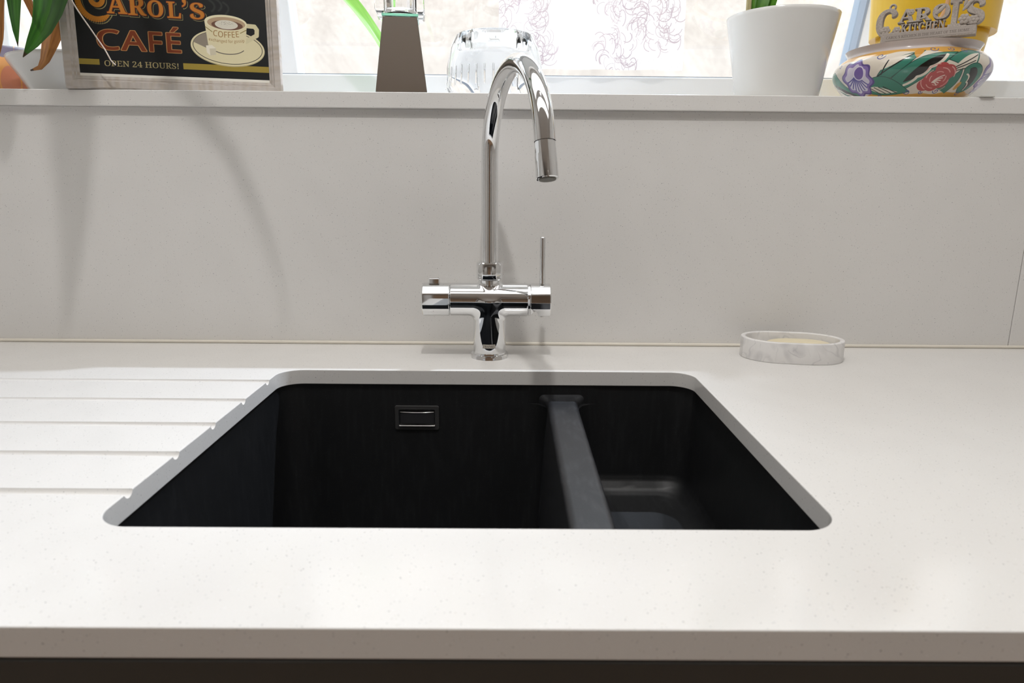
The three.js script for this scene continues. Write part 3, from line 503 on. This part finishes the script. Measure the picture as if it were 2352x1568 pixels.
// ------------------------------------------------------------------ mirrored tea-light holder
{
  const t = thing('mirrored_tealight_holder', 'tapered mirrored candle holder with a clear glass cup on top', 'candle holder', [-0.1605, SILL, -1.078], 0.1);
  const slabs = (yaw) => { // one mirrored glass side, a trapezium with thickness
    const s = new THREE.Shape([new THREE.Vector2(-0.0375, 0), new THREE.Vector2(0.0375, 0), new THREE.Vector2(0.0243, 0.1095), new THREE.Vector2(-0.0243, 0.1095)]);
    const g = new THREE.ExtrudeGeometry(s, { depth: 0.003, bevelEnabled: false });
    return g.rotateX(-0.118).translate(0, 0, 0.0345).rotateY(yaw);
  };
  const mir = std({ color: col(0.80, 0.78, 0.75), metalness: 1, roughness: 0.03 }), edge = phy({ color: col(0.35, 0.6, 0.58), roughness: 0.1, transmission: 0.4, thickness: 0 });
  for (let k = 0; k < 4; k++) {
    const p = mesh('mirror_panel', slabs(k * Math.PI / 2), [mir, edge], t);
  }
  mesh('glass_plate', new RoundedBoxGeometry(0.052, 0.004, 0.052, 2, 0.0008).translate(0, 0.1115, 0), phy({ color: col(0.75, 0.92, 0.86), transmission: 1, thickness: 0.01, roughness: 0.02, ior: 1.5, attenuationColor: col(0.6, 0.9, 0.8), attenuationDistance: 0.03 }), t, 'pale green glass plate');
  const ev = new Evaluator(); ev.attributes = ['position', 'normal', 'uv']; ev.useGroups = false;
  const o = new Brush(new RoundedBoxGeometry(0.07, 0.04, 0.07, 3, 0.004).translate(0, 0.1345, 0).toNonIndexed()), i = new Brush(new THREE.CylinderGeometry(0.0225, 0.0225, 0.06, 48).translate(0, 0.152, 0).toNonIndexed());
  o.updateMatrixWorld(); i.updateMatrixWorld();
  M.clearGlass = phy({ color: col(1, 1, 1), transmission: 1, thickness: 0.03, roughness: 0.0, ior: 1.46 });
  mesh('glass_cup', toCreasedNormals(ev.evaluate(o, i, SUBTRACTION).geometry, 0.5), M.clearGlass, t, 'clear glass cup');
}
{ // clear glass bowl behind the tap
  const t = thing('glass_bowl', 'clear cut-glass candle bowl on the sill behind the tap', 'glass bowl', [-0.026, SILL, -1.2]);
  const g = turned([[0, 0], [0.05, 0], [0.07, 0.006], [0.079, 0.03], [0.079, 0.062], [0.073, 0.092], [0.064, 0.112], [0.060, 0.1145], [0.055, 0.1125], [0.0435, 0.108], [0.0415, 0.104], [0.041, 0.086], [0.039, 0.083], [0, 0.083]], 72);
  mesh('body', toCreasedNormals(g, 0.8), M.clearGlass, t);
  const ribs = []; for (let k = 0; k < 36; k++) { const a = k / 36 * Math.PI * 2; ribs.push(new THREE.CapsuleGeometry(0.0014, 0.028, 3, 6).rotateX(-0.12).translate(0, 0.045, 0.0785).rotateY(a)); }
  mesh('cut_ribs', merge(ribs), M.clearGlass, t).userData.kind = 'stuff';
}
{ // strap-leaved plant whose blade shows beside the mirrored holder
  const O = [-0.205, SILL, -1.315];
  const t = thing('strap_leaf_plant', 'small pot with one bright lime strap leaf leaning left', 'potted plant', O);
  mesh('pot', lathe([[0, 0.002], [0.024, 0], [0.026, 0.003], [0.032, 0.055], [0.033, 0.06], [0.029, 0.06], [0.028, 0.045], [0, 0.045]], 40), M.whiteGlaze, t);
  mesh('soil', new THREE.CylinderGeometry(0.0285, 0.0275, 0.006, 32).translate(0, 0.048, 0), M.soil, t);
  mesh('leaf', leafGeo([[0, 0.05, 0], [-0.02, 0.11, 0.01], [-0.05, 0.157, 0.015], [-0.082, 0.194, 0.015], [-0.13, 0.24, 0.015], [-0.19, 0.27, 0.02]], 0.036, strap, [0.4, 0.8, 0.6], 0.2), M.leafLime, t);
}
{ // net panel hanging at the window
  const tx = canvasTex(1024, 1024, (g, w, h) => {
    g.fillStyle = '#ffffff'; g.fillRect(0, 0, w, h); g.lineCap = 'round';
    const scrawl = (x, y, r, n) => { for (let k = 0; k < n; k++) { const a = rnd() * 7, q = Math.sqrt(rnd()) * r, px = x + Math.cos(a) * q, py = y + Math.sin(a) * q, rr = 14 + rnd() * 34; g.strokeStyle = ['#d2c3ca', '#dccfd5', '#c8b9c2'][k % 3]; g.lineWidth = 2 + rnd() * 3; g.beginPath(); g.arc(px, py, rr, a, a + 1.6 + rnd() * 1.8); g.stroke(); if (k % 4 === 0) { g.beginPath(); g.moveTo(px, py); g.bezierCurveTo(px + 30, py - 40, px + 50, py + 40, px + 20, py + 70); g.stroke(); } } };
    for (const [x, y, r, n] of [[130, 130, 130, 60], [170, 420, 140, 70], [120, 720, 130, 60], [200, 930, 100, 36], [640, 160, 150, 60], [820, 360, 170, 80], [660, 600, 150, 64], [850, 760, 150, 64], [640, 930, 110, 40]]) scrawl(x, y, r, n);
    g.fillStyle = 'rgba(205,190,198,0.4)'; for (let k = 0; k < 7000; k++) { const x = rnd() * w; if (x < 330 || x > 520) g.fillRect(x, rnd() * h, 2.5, 2.5); }
  });
  const g = new THREE.PlaneGeometry(0.35, 0.6, 60, 4), p = g.attributes.position;
  for (let i = 0; i < p.count; i++) p.setZ(i, 0.004 * Math.sin(p.getX(i) * 70) + 0.002 * n2(p.getX(i) * 20, 3));
  g.computeVertexNormals();
  const m = mesh('lace_panel', g.translate(0.153, 1.362 + 0.3, WIN + 0.02), phy({ map: tx, transmission: 0.75, roughness: 0.75, thickness: 0, side: THREE.DoubleSide }));
  tx.wrapT = THREE.RepeatWrapping; tx.repeat.set(1, 1.7);
  tag(m, 'white lace panel with faint mauve roses hanging at the window', 'lace panel');
}

// ------------------------------------------------------------------ white pot with orchid
{
  const O = [0.4065, SILL, -1.1];
  const t = thing('orchid_pot', 'glossy white tapered plant pot with green orchid stems', 'potted plant', O);
  mesh('pot', lathe([[0, 0.002], [0.056, 0], [0.0585, 0.003], [0.068, 0.056], [0.08, 0.121], [0.0804, 0.1235], [0.079, 0.1245], [0.077, 0.122], [0.067, 0.075], [0.06, 0.03], [0, 0.025]], 80), M.whiteGlaze, t);
  mesh('bark', new THREE.CylinderGeometry(0.069, 0.066, 0.02, 40).translate(0, 0.088, 0), M.soil, t);
  M.orchid = phy({ map: leafTex([58, 110, 30], [110, 160, 60]), roughness: 0.35, transmission: 0.15, thickness: 0, side: THREE.DoubleSide });
  mesh('leaf', leafGeo([[-0.046, 0.1, 0.0], [-0.044, 0.135, 0.005], [-0.04, 0.19, 0.0], [-0.06, 0.26, 0.01]], 0.034, (u) => Math.min(1, 0.7 + u), [0.2, 0, 1], 0.5), M.orchid, t);
  mesh('leaf', leafGeo([[-0.035, 0.1, 0.0], [-0.028, 0.135, 0.0], [-0.012, 0.19, -0.01], [0.03, 0.25, 0]], 0.03, (u) => Math.min(1, 0.7 + u), [-0.3, 0, 1], 0.5), M.orchid, t);
  mesh('stem', new THREE.TubeGeometry(new THREE.CatmullRomCurve3([V(-0.054, 0.1, 0.01), V(-0.056, 0.15, 0.012), V(-0.05, 0.3, 0)]), 20, 0.004, 8), std({ color: col(0.5, 0.42, 0.22), roughness: 0.6 }), t);
}

// ------------------------------------------------------------------ yellow pot at the reveal
{
  const t = thing('yellow_planter', 'bright yellow plastic pot with a deep rim band behind the plaque', 'pot', [0.742, SILL, -1.292]);
  const yel = phy({ color: col(0.86, 0.58, 0.03), roughness: 0.35, transmission: 0.25, thickness: 0 });
  mesh('body', lathe([[0, 0.002], [0.056, 0], [0.059, 0.003], [0.086, 0.14], [0.084, 0.14], [0.057, 0.006], [0, 0.005]], 64), yel, t);
  mesh('rim_band', turned([[0.085, 0.139], [0.0975, 0.137], [0.1025, 0.235], [0.1005, 0.235], [0.093, 0.141], [0.085, 0.139]], 64), yel, t);
  const h = new THREE.CatmullRomCurve3([V(-0.055, 0.118, 0.085), V(-0.052, 0.135, 0.092), V(-0.04, 0.15, 0.095), V(-0.03, 0.185, 0.09), V(-0.02, 0.24, 0.08)]);
  mesh('rope_handle', new THREE.TubeGeometry(h, 30, 0.0035, 8), std({ color: col(0.62, 0.36, 0.18), roughness: 0.8 }), t, 'tan rope loop');
}

// ------------------------------------------------------------------ painted pottery bowl
{
  const BX = 0.622, BZ = -1.128, face = Math.atan2(-BX, -BZ);
  const pts = [[0.06, 0], [0.076, 0.008], [0.096, 0.026], [0.1085, 0.046], [0.107, 0.059], [0.098, 0.069], [0.0895, 0.0755], [0.0905, 0.0795], [0.0935, 0.0845]];
  const paint = canvasTex(2048, 384, (g, w, h) => {
    const D = w / 360, X = (deg) => (0.5 + deg / 360) * w;           // v = 0 foot, 1 rim
    const Y = (v) => (1 - (v > 0.74 ? v : 0.14 + v * 0.82)) * h;
    g.fillStyle = '#ddd3c4'; g.fillRect(0, 0, w, h);
    g.fillStyle = '#c9bfbc'; g.fillRect(0, 0, w, Y(0.86));
    // yellow bands with a wavy edge
    for (const [v0, v1] of [[0.87, 0.775], [-0.1, 0.1]]) { g.fillStyle = '#d6a24c'; g.beginPath(); for (let x = 0; x <= w; x += 8) { const y = Y(v0) + 4 * Math.sin(x * 0.02); x ? g.lineTo(x, y) : g.moveTo(x, y); } for (let x = w; x >= 0; x -= 8) g.lineTo(x, Y(v1) + 10 * Math.sin(x * 0.013 + v0 * 5) + 4 * Math.sin(x * 0.05)); g.fill(); }
    g.lineCap = 'round'; g.lineJoin = 'round';
    const green = '#3c7f6c', dark = '#1d1d1b', cream = '#e2d9c9';
    const poly = (c, P, close = true) => { g.fillStyle = c; g.beginPath(); P.forEach(([a, b, c1, d1, e, f], i) => { if (!i) g.moveTo(X(a), Y(b)); else if (c1 === undefined) g.lineTo(X(a), Y(b)); else g.bezierCurveTo(X(a), Y(b), X(c1), Y(d1), X(e), Y(f)); }); g.fill(); if (c === green) { g.strokeStyle = '#24483f'; g.lineWidth = 3; g.stroke(); } };
    const curl = (d, v, r, dir) => { g.strokeStyle = '#55598f'; g.lineWidth = 4; g.beginPath(); for (let k = 0; k <= 26; k++) { const a = k / 26 * 7, q = r * (1 - k / 32); const x = X(d) + dir * Math.cos(a) * q, y = Y(v) + Math.sin(a) * q; k ? g.lineTo(x, y) : g.moveTo(x, y); } g.stroke(); };
    const purple = (d, v, s) => {
      for (const [rr, c] of [[1, '#5b4a86'], [0.9, '#8872b0'], [0.74, '#d6cede']]) { g.fillStyle = c; g.beginPath(); for (let k = 0; k <= 90; k++) { const a = k / 90 * Math.PI * 2, q = s * rr * (1 + 0.1 * Math.sin(a * 8)); const x = X(d) + Math.cos(a) * q * 0.86, y = Y(v) + Math.sin(a) * q; k ? g.lineTo(x, y) : g.moveTo(x, y); } g.fill(); }
      g.strokeStyle = '#5a5299'; for (let k = 0; k < 9; k++) { const a = 0.5 + k * 0.32; g.lineWidth = 6; g.beginPath(); g.moveTo(X(d) + s * 0.15, Y(v) - s * 0.3); g.quadraticCurveTo(X(d) + Math.cos(a) * s * 0.3, Y(v) + Math.sin(a) * s * 0.2, X(d) + Math.cos(a) * s * 0.62, Y(v) + Math.sin(a) * s * 0.66); g.stroke(); }
      g.fillStyle = '#7a63a6'; g.beginPath(); g.ellipse(X(d) + s * 0.22, Y(v) - s * 0.32, s * 0.27, s * 0.34, 0.3, 0, 7); g.fill(); g.strokeStyle = '#e5deea'; g.lineWidth = 5; g.stroke();
    };
    const red = (d, v, s) => {
      for (const [ox, oy, r] of [[-0.75, 0.5, 0.52], [-0.35, 0.1, 0.62], [0.1, -0.05, 0.72], [0.45, -0.45, 0.58], [0.05, -0.75, 0.42], [0.35, 0.3, 0.5], [-0.2, 0.55, 0.5]]) { g.fillStyle = '#b5504f'; g.beginPath(); g.arc(X(d) + ox * s, Y(v) + oy * s, r * s, 0, 7); g.fill(); }
      g.strokeStyle = '#e2aaa0'; g.lineWidth = 4; for (let k = 0; k < 12; k++) { const a = k * 0.52, q = s * (0.4 + (k % 3) * 0.22); g.beginPath(); g.arc(X(d) + Math.cos(a) * q * 0.3, Y(v) + Math.sin(a) * q * 0.3, q, a - 0.5, a + 0.55); g.stroke(); }
      g.strokeStyle = '#ecd9cc'; g.lineWidth = 5; for (let k = 0; k < 5; k++) { g.beginPath(); g.moveTo(X(d) - s * 0.3, Y(v) + s * 0.3); g.quadraticCurveTo(X(d) - s * 0.1, Y(v) - s * 0.1 + k * 6, X(d) + s * 0.35 - k * 4, Y(v) - s * 0.25 + k * 13); g.stroke(); }
    };
    for (const R of [-180, -45 + 45, 180 - 45 + 45]) { const o = R; if (o === 180) continue;
      const q = (P) => P.map((a) => a.map((x, i) => (i % 2 ? x : x + o)));
      // left leaf with scalloped black band
      poly(green, q([[-84, 0.55], [-70, 0.72, -66, 0.6, -58, 0.35], [-50, 0.2, -46, 0.14, -40, 0.08], [-60, 0.06, -76, 0.2, -84, 0.55]]));
      poly(dark, q([[-78, 0.45], [-66, 0.36, -58, 0.22, -46, 0.1], [-58, 0.1, -70, 0.2, -78, 0.45]]));
      g.strokeStyle = cream; g.lineWidth = 9; g.beginPath(); g.moveTo(X(o - 77), Y(0.34)); g.quadraticCurveTo(X(o - 70), Y(0.3), X(o - 66), Y(0.22)); g.quadraticCurveTo(X(o - 60), Y(0.2), X(o - 56), Y(0.12)); g.stroke();
      // middle leaves
      poly(green, q([[-24, 0.42], [-16, 0.66, -6, 0.74, 10, 0.8], [2, 0.62, -8, 0.45, -20, 0.3]]));
      poly(cream, q([[-23, 0.52], [-16, 0.68, -8, 0.72, 4, 0.76], [-6, 0.66, -12, 0.54, -23, 0.52]]));
      g.strokeStyle = dark; g.lineWidth = 5; g.beginPath(); g.moveTo(X(o - 26), Y(0.4)); g.quadraticCurveTo(X(o - 12), Y(0.56), X(o + 3), Y(0.76)); g.stroke(); g.beginPath(); g.moveTo(X(o - 20), Y(0.46)); g.lineTo(X(o - 15), Y(0.66)); g.stroke();
      poly(green, q([[-16, 0.32], [0, 0.62, 8, 0.76, 34, 0.76], [24, 0.62, 16, 0.4, 0, 0.2], [-6, 0.14, -12, 0.16, -16, 0.32]]));
      poly(dark, q([[-4, 0.3], [4, 0.56, 14, 0.68, 26, 0.72], [20, 0.56, 10, 0.36, -4, 0.3]]));
      g.strokeStyle = cream; g.lineWidth = 13; g.beginPath(); g.moveTo(X(o - 3), Y(0.25)); g.quadraticCurveTo(X(o + 4), Y(0.3), X(o + 6), Y(0.38)); g.quadraticCurveTo(X(o + 12), Y(0.4), X(o + 14), Y(0.52)); g.quadraticCurveTo(X(o + 21), Y(0.56), X(o + 25), Y(0.7)); g.stroke();
      poly(green, q([[-34, 0.36], [-20, 0.52, -12, 0.4, 2, 0.12], [-10, 0.06, -26, 0.06, -36, 0.16]]));
      poly(cream, q([[-33, 0.24], [-26, 0.32, -20, 0.2, -8, 0.13], [-18, 0.09, -28, 0.12, -33, 0.24]]));
      g.strokeStyle = dark; g.lineWidth = 4; for (let k = 0; k < 4; k++) { g.beginPath(); g.moveTo(X(o - 32 + k * 4), Y(0.25)); g.lineTo(X(o - 24 + k * 5), Y(0.11)); g.stroke(); }
      // right leaves
      poly(green, q([[26, 0.62], [34, 0.78, 44, 0.84, 58, 0.8], [52, 0.7, 50, 0.6, 48, 0.5], [40, 0.5, 36, 0.56, 26, 0.62]]));
      poly(cream, q([[30, 0.5], [36, 0.66, 44, 0.74, 54, 0.76], [50, 0.66, 48, 0.56, 46, 0.46], [40, 0.42, 34, 0.44, 30, 0.5]]));
      g.strokeStyle = dark; g.lineWidth = 4; for (let k = 0; k < 3; k++) { g.beginPath(); g.moveTo(X(o + 32), Y(0.46 + k * 0.03)); g.lineTo(X(o + 44 + k * 4), Y(0.52 + k * 0.1)); g.stroke(); }
      poly(green, q([[40, 0.5], [46, 0.64, 58, 0.62, 62, 0.4], [64, 0.2, 58, 0.1, 50, 0.1], [44, 0.2, 42, 0.36, 40, 0.5]]));
      poly(dark, q([[45, 0.5], [50, 0.58, 56, 0.48, 58, 0.3], [58, 0.2, 56, 0.16, 54, 0.14], [52, 0.26, 48, 0.38, 45, 0.5]]));
      g.strokeStyle = cream; g.lineWidth = 7; g.beginPath(); g.moveTo(X(o + 45), Y(0.42)); g.quadraticCurveTo(X(o + 50), Y(0.4), X(o + 50), Y(0.3)); g.quadraticCurveTo(X(o + 55), Y(0.28), X(o + 55), Y(0.16)); g.stroke();
      poly(green, q([[24, 0.18], [32, 0.36, 36, 0.44, 38, 0.5], [42, 0.34, 40, 0.2, 36, 0.08]]));
      poly('#cf9335', q([[42, 0.16], [40, 0.3, 46, 0.34, 46, 0.24], [46, 0.18, 44, 0.12, 42, 0.16]]));
      poly('#cf9335', q([[4, 0.66], [8, 0.72, 12, 0.84, 6, 0.84], [0, 0.8, 2, 0.7, 4, 0.66]]));
      purple(o - 42, 0.42, 98); purple(o + 78, 0.46, 100); red(o + 22, 0.34, 66);
      for (const [d, v, r, s] of [[-62, 0.7, 12, 1], [-22, 0.76, 22, 1], [16, 0.82, 20, 1], [30, 0.82, 16, -1], [40, 0.8, 16, 1], [58, 0.8, 15, -1], [0, 0.12, 18, -1], [12, 0.1, 12, 1], [52, 0.1, 16, 1], [-26, 0.08, 10, 1], [26, 0.12, 16, -1]]) curl(o + d, v, r, s);
    }
  });
  const t = thing('pottery_bowl', 'painted pottery bowl with purple and red flowers on green leaves', 'bowl', [BX, SILL, BZ]);
  mesh('body', lathe(pts, 96, face - Math.PI), phy({ map: paint, roughness: 0.16, clearcoat: 0.3, clearcoatRoughness: 0.05 }), t);
  mesh('inside', lathe([[0.0935, 0.0845], [0.0915, 0.0855], [0.087, 0.0765], [0.103, 0.057], [0.09, 0.03], [0.055, 0.008], [0, 0.008]], 72), phy({ color: col(0.62, 0.57, 0.52), roughness: 0.25 }), t);
  mesh('foot', lathe([[0, 0.0005], [0.055, 0.0], [0.06, 0.0]], 48), phy({ color: col(0.6, 0.55, 0.5), roughness: 0.6 }), t);
}

// ------------------------------------------------------------------ resin name plaque standing on the bowl's rim
{
  const serif = await new FontLoader().loadAsync('fonts/droid/droid_serif_bold.typeface.json');
  const t = thing('name_plaque', 'grey resin letter plaque reading CAROL’S KITCHEN standing on the painted bowl', 'plaque', [0.6, SILL + 0.0857, -1.054], -0.62);
  t.rotation.order = 'YXZ';
  const resin = std({ map: dataTex(256, (u, v) => { const g = tn(u, v, 12) * 12 + tn(u, v, 40, 4) * 12; return [172 + g, 162 + g, 153 + g]; }), roughness: 0.75 });
  resin.map.repeat.set(30, 30);
  const Wd = 0.116, D = 0.014;
  const base = mesh('base', metreUV(new RoundedBoxGeometry(Wd, 0.0122, 0.02, 2, 0.0006).translate(0, 0.0061, -0.004)), resin, t);
  const ins = canvasTex(1024, 108, (g, w, h) => { g.fillStyle = '#aaa098'; g.fillRect(0, 0, w, h); g.fillStyle = '#5c554e'; g.font = '64px serif'; g.textAlign = 'center'; g.textBaseline = 'middle'; const s = 'CAROL’S KITCHEN IS THE HEART OF THE HOME', m = g.measureText(s).width; g.translate(w / 2, h / 2 + 4); g.scale(960 / m, 0.9); g.fillText(s, 0, 0); });
  mesh('inscription', new THREE.PlaneGeometry(Wd - 0.008, 0.0088).translate(0, 0.0062, 0.0063), std({ map: ins, roughness: 0.8 }), base);
  const letter = (ch, x0, x1, y0, y1, name = 'letter') => {
    const g = new TextGeometry(ch, { font: serif, size: 1, depth: 0.5, curveSegments: 8, bevelEnabled: true, bevelSize: 0.02, bevelThickness: 0.03, bevelSegments: 2 });
    g.computeBoundingBox(); const b = g.boundingBox;
    g.translate(-b.min.x, -b.min.y, -b.min.z).scale((x1 - x0) / (b.max.x - b.min.x), (y1 - y0) / (b.max.y - b.min.y), D / (b.max.z - b.min.z)).translate(x0, y0, -D + 0.003);
    return mesh(name, metreUV(toCreasedNormals(g, 0.5)), resin, t);
  };
  letter('C', -0.0665, -0.0405, 0.0075, 0.046);
  letter('A', -0.0385, -0.0175, 0.0245, 0.043); letter('R', -0.0185, 0.0025, 0.0245, 0.0425); letter('O', 0.0035, 0.0245, 0.0245, 0.0445);
  letter('L', 0.0235, 0.0465, 0.0122, 0.0475); letter('S', 0.0425, 0.0655, 0.013, 0.046);
  [...'KITCHEN'].forEach((c, i) => { const xs = [-0.034, -0.0248, -0.0195, -0.0118, -0.0035, 0.0052, 0.0124, 0.021]; letter(c, xs[i], xs[i + 1] - 0.0006, 0.0118, 0.0232, 'small_letter'); });
  for (const [x, y] of [[-0.0475, 0.0485], [0.0385, 0.0505]]) mesh('hanging_loop', new THREE.TorusGeometry(0.0034, 0.0015, 10, 24).scale(1, 1, 2.2).translate(x, y, -0.004), resin, t);
  const rosette = (x, y, r) => { const q = [new THREE.SphereGeometry(r * 0.4, 10, 8).scale(1, 1, 0.7)]; for (let k = 0; k < 6; k++) q.push(new THREE.SphereGeometry(r * 0.48, 10, 8).scale(1, 1, 0.5).translate(r * 0.62, 0, -0.0004).rotateZ(k * 1.047)); mesh('rosette', merge(q).translate(x, y, 0.004), resin, t); };
  rosette(-0.053, 0.0165, 0.006); rosette(-0.0385, 0.0155, 0.005); rosette(0.0425, 0.021, 0.0065); rosette(0.0535, 0.0185, 0.006); rosette(-0.0225, 0.038, 0.004);
  const sprig = []; for (const [x, y, a, l] of [[0.0435, 0.037, 0.9, 0.007], [0.047, 0.042, 0.6, 0.0065], [0.042, 0.0425, 1.3, 0.006], [0.013, 0.0365, 0.8, 0.008], [-0.0075, 0.028, 0.2, 0.004]]) sprig.push(new THREE.SphereGeometry(1, 12, 8).scale(l, l * 0.36, 0.0016).rotateZ(a).translate(x, y, 0.0035));
  mesh('leaf_sprig', merge(sprig), resin, t);
  t.scale.setScalar(1.02);
}
// slim grey catch lying on the sill right of the painted bowl
{ const t = mesh('sill_clip', new RoundedBoxGeometry(0.02, 0.0016, 0.01, 2, 0.0005), std({ color: col(0.5, 0.49, 0.46), roughness: 0.5 })); t.position.set(0.662, SILL + 0.0008, -0.9995); tag(t, 'tiny flat grey clip on the sill edge beyond the painted bowl', 'clip'); }

// ------------------------------------------------------------------ room behind the camera, seen only in chrome and mirror
for (const [x, l] of [[-1.2, 'tall pale grey larder cabinet beside the wooden door'], [1.15, 'tall pale grey larder cabinet in the far corner']]) {
  const c = thing('tall_cabinet', l, 'cabinet', [x, 0, 2.38]);
  mesh('carcass', slab(-0.5, 0.5, 0.1, 2.1, -0.28, 0.31), M.cabinetPale, c);
  for (const s of [-1, 1]) { const d = mesh('door', slab(s < 0 ? -0.498 : 0.002, s < 0 ? -0.002 : 0.498, 0.12, 2.09, -0.302, -0.281, 0.002), M.cabinetPale, c); mesh('handle', slab(s * 0.04 - 0.006, s * 0.04 + 0.006, 0.9, 1.2, -0.33, -0.315), M.steel, d); }
  mesh('plinth', slab(-0.49, 0.49, 0, 0.1, -0.24, 0.3), M.cabinetPale, c);
}
{ const d = new THREE.Group(); d.name = 'door_1'; struct(d); scene.add(d); d.position.set(-0.1, 0, 2.66); mesh('door_leaf', slab(-0.4, 0.4, 0, 2.0, 0, 0.038), M.doorWood, d); mesh('door_frame', merge([slab(-0.46, -0.405, 0, 2.06, 0, 0.04), slab(0.405, 0.46, 0, 2.06, 0, 0.04), slab(-0.46, 0.46, 2.005, 2.06, 0, 0.04)]), M.upvc, d); mesh('door_handle', slab(0.28, 0.36, 0.99, 1.01, -0.05, -0.03), M.steel, d); }

function downlight(x, y, z, power, cool, angle, label, tilt = [0, -1, 0], soft = 1.2) {
  const t = thing('ceiling_downlight', label, 'downlight', [x, y, z]);
  mesh('trim_ring', turned([[0.03, -0.0005], [0.032, -0.004], [0.042, -0.003], [0.044, 0], [0.03, -0.0005]], 48), M.steel, t);
  mesh('lens', new THREE.CylinderGeometry(0.0295, 0.0295, 0.002, 40).translate(0, -0.0012, 0), cool ? M.lampGlowCool : M.lampGlow, t);
  const l = new THREE.SpotLight(cool ? col(0.86, 0.97, 1.13) : col(1.0, 0.98, 0.955), power, 0, angle, 0.9, 2);
  l.position.set(0, -0.008, 0); l.target.position.set(tilt[0], -0.008 + tilt[1], tilt[2]); l.castShadow = true; l.shadow.radius = soft; l.shadow.mapSize.set(1024, 1024);
  t.add(l, l.target);
}
downlight(0.0, CEIL, -0.25, LI.main, false, 1.1, 'round ceiling downlight above the sink', [0, -1, -0.45]);
downlight(-0.85, CEIL, 1.5, LI.rear, false, 1.1, 'round ceiling downlight over the room near the left wall');
downlight(0.85, CEIL, 1.5, LI.rear, false, 1.1, 'round ceiling downlight over the room near the right wall');
downlight(0.42, HEAD, -1.3, LI.spot, true, 0.6, 'round downlight in the window head above the white plant pot', [-0.9, -1.14, 0.44], 0.5);
for (const [z, d, l] of [[-0.6, 0.52, 'added unseen flat ceiling panel light next to the window wall'], [0.05, 0.36, 'added unseen flat ceiling panel light on the room side of the sink downlight']]) {  // unseen panels added as soft fill over worktop and splashback
  const t = thing('added_panel_light', l, 'added light', [0, CEIL, z]);
  mesh('frame', slab(-1.42, 1.42, -0.012, 0, -d / 2 - 0.015, d / 2 + 0.015, 0.002), M.upvc, t);
  mesh('diffuser', slab(-1.4, 1.4, -0.0135, -0.0121, -d / 2, d / 2), std({ color: col(0.9, 0.9, 0.9), emissive: col(1, 0.98, 0.95), emissiveIntensity: 0.1 * LI.panel }), t);
  const r = new THREE.RectAreaLight(col(1, 0.985, 0.97), LI.panel, 2.8, d); r.position.set(0, -0.016, 0); r.rotation.x = -Math.PI / 2; t.add(r);
}

renderer.render(scene, camera);
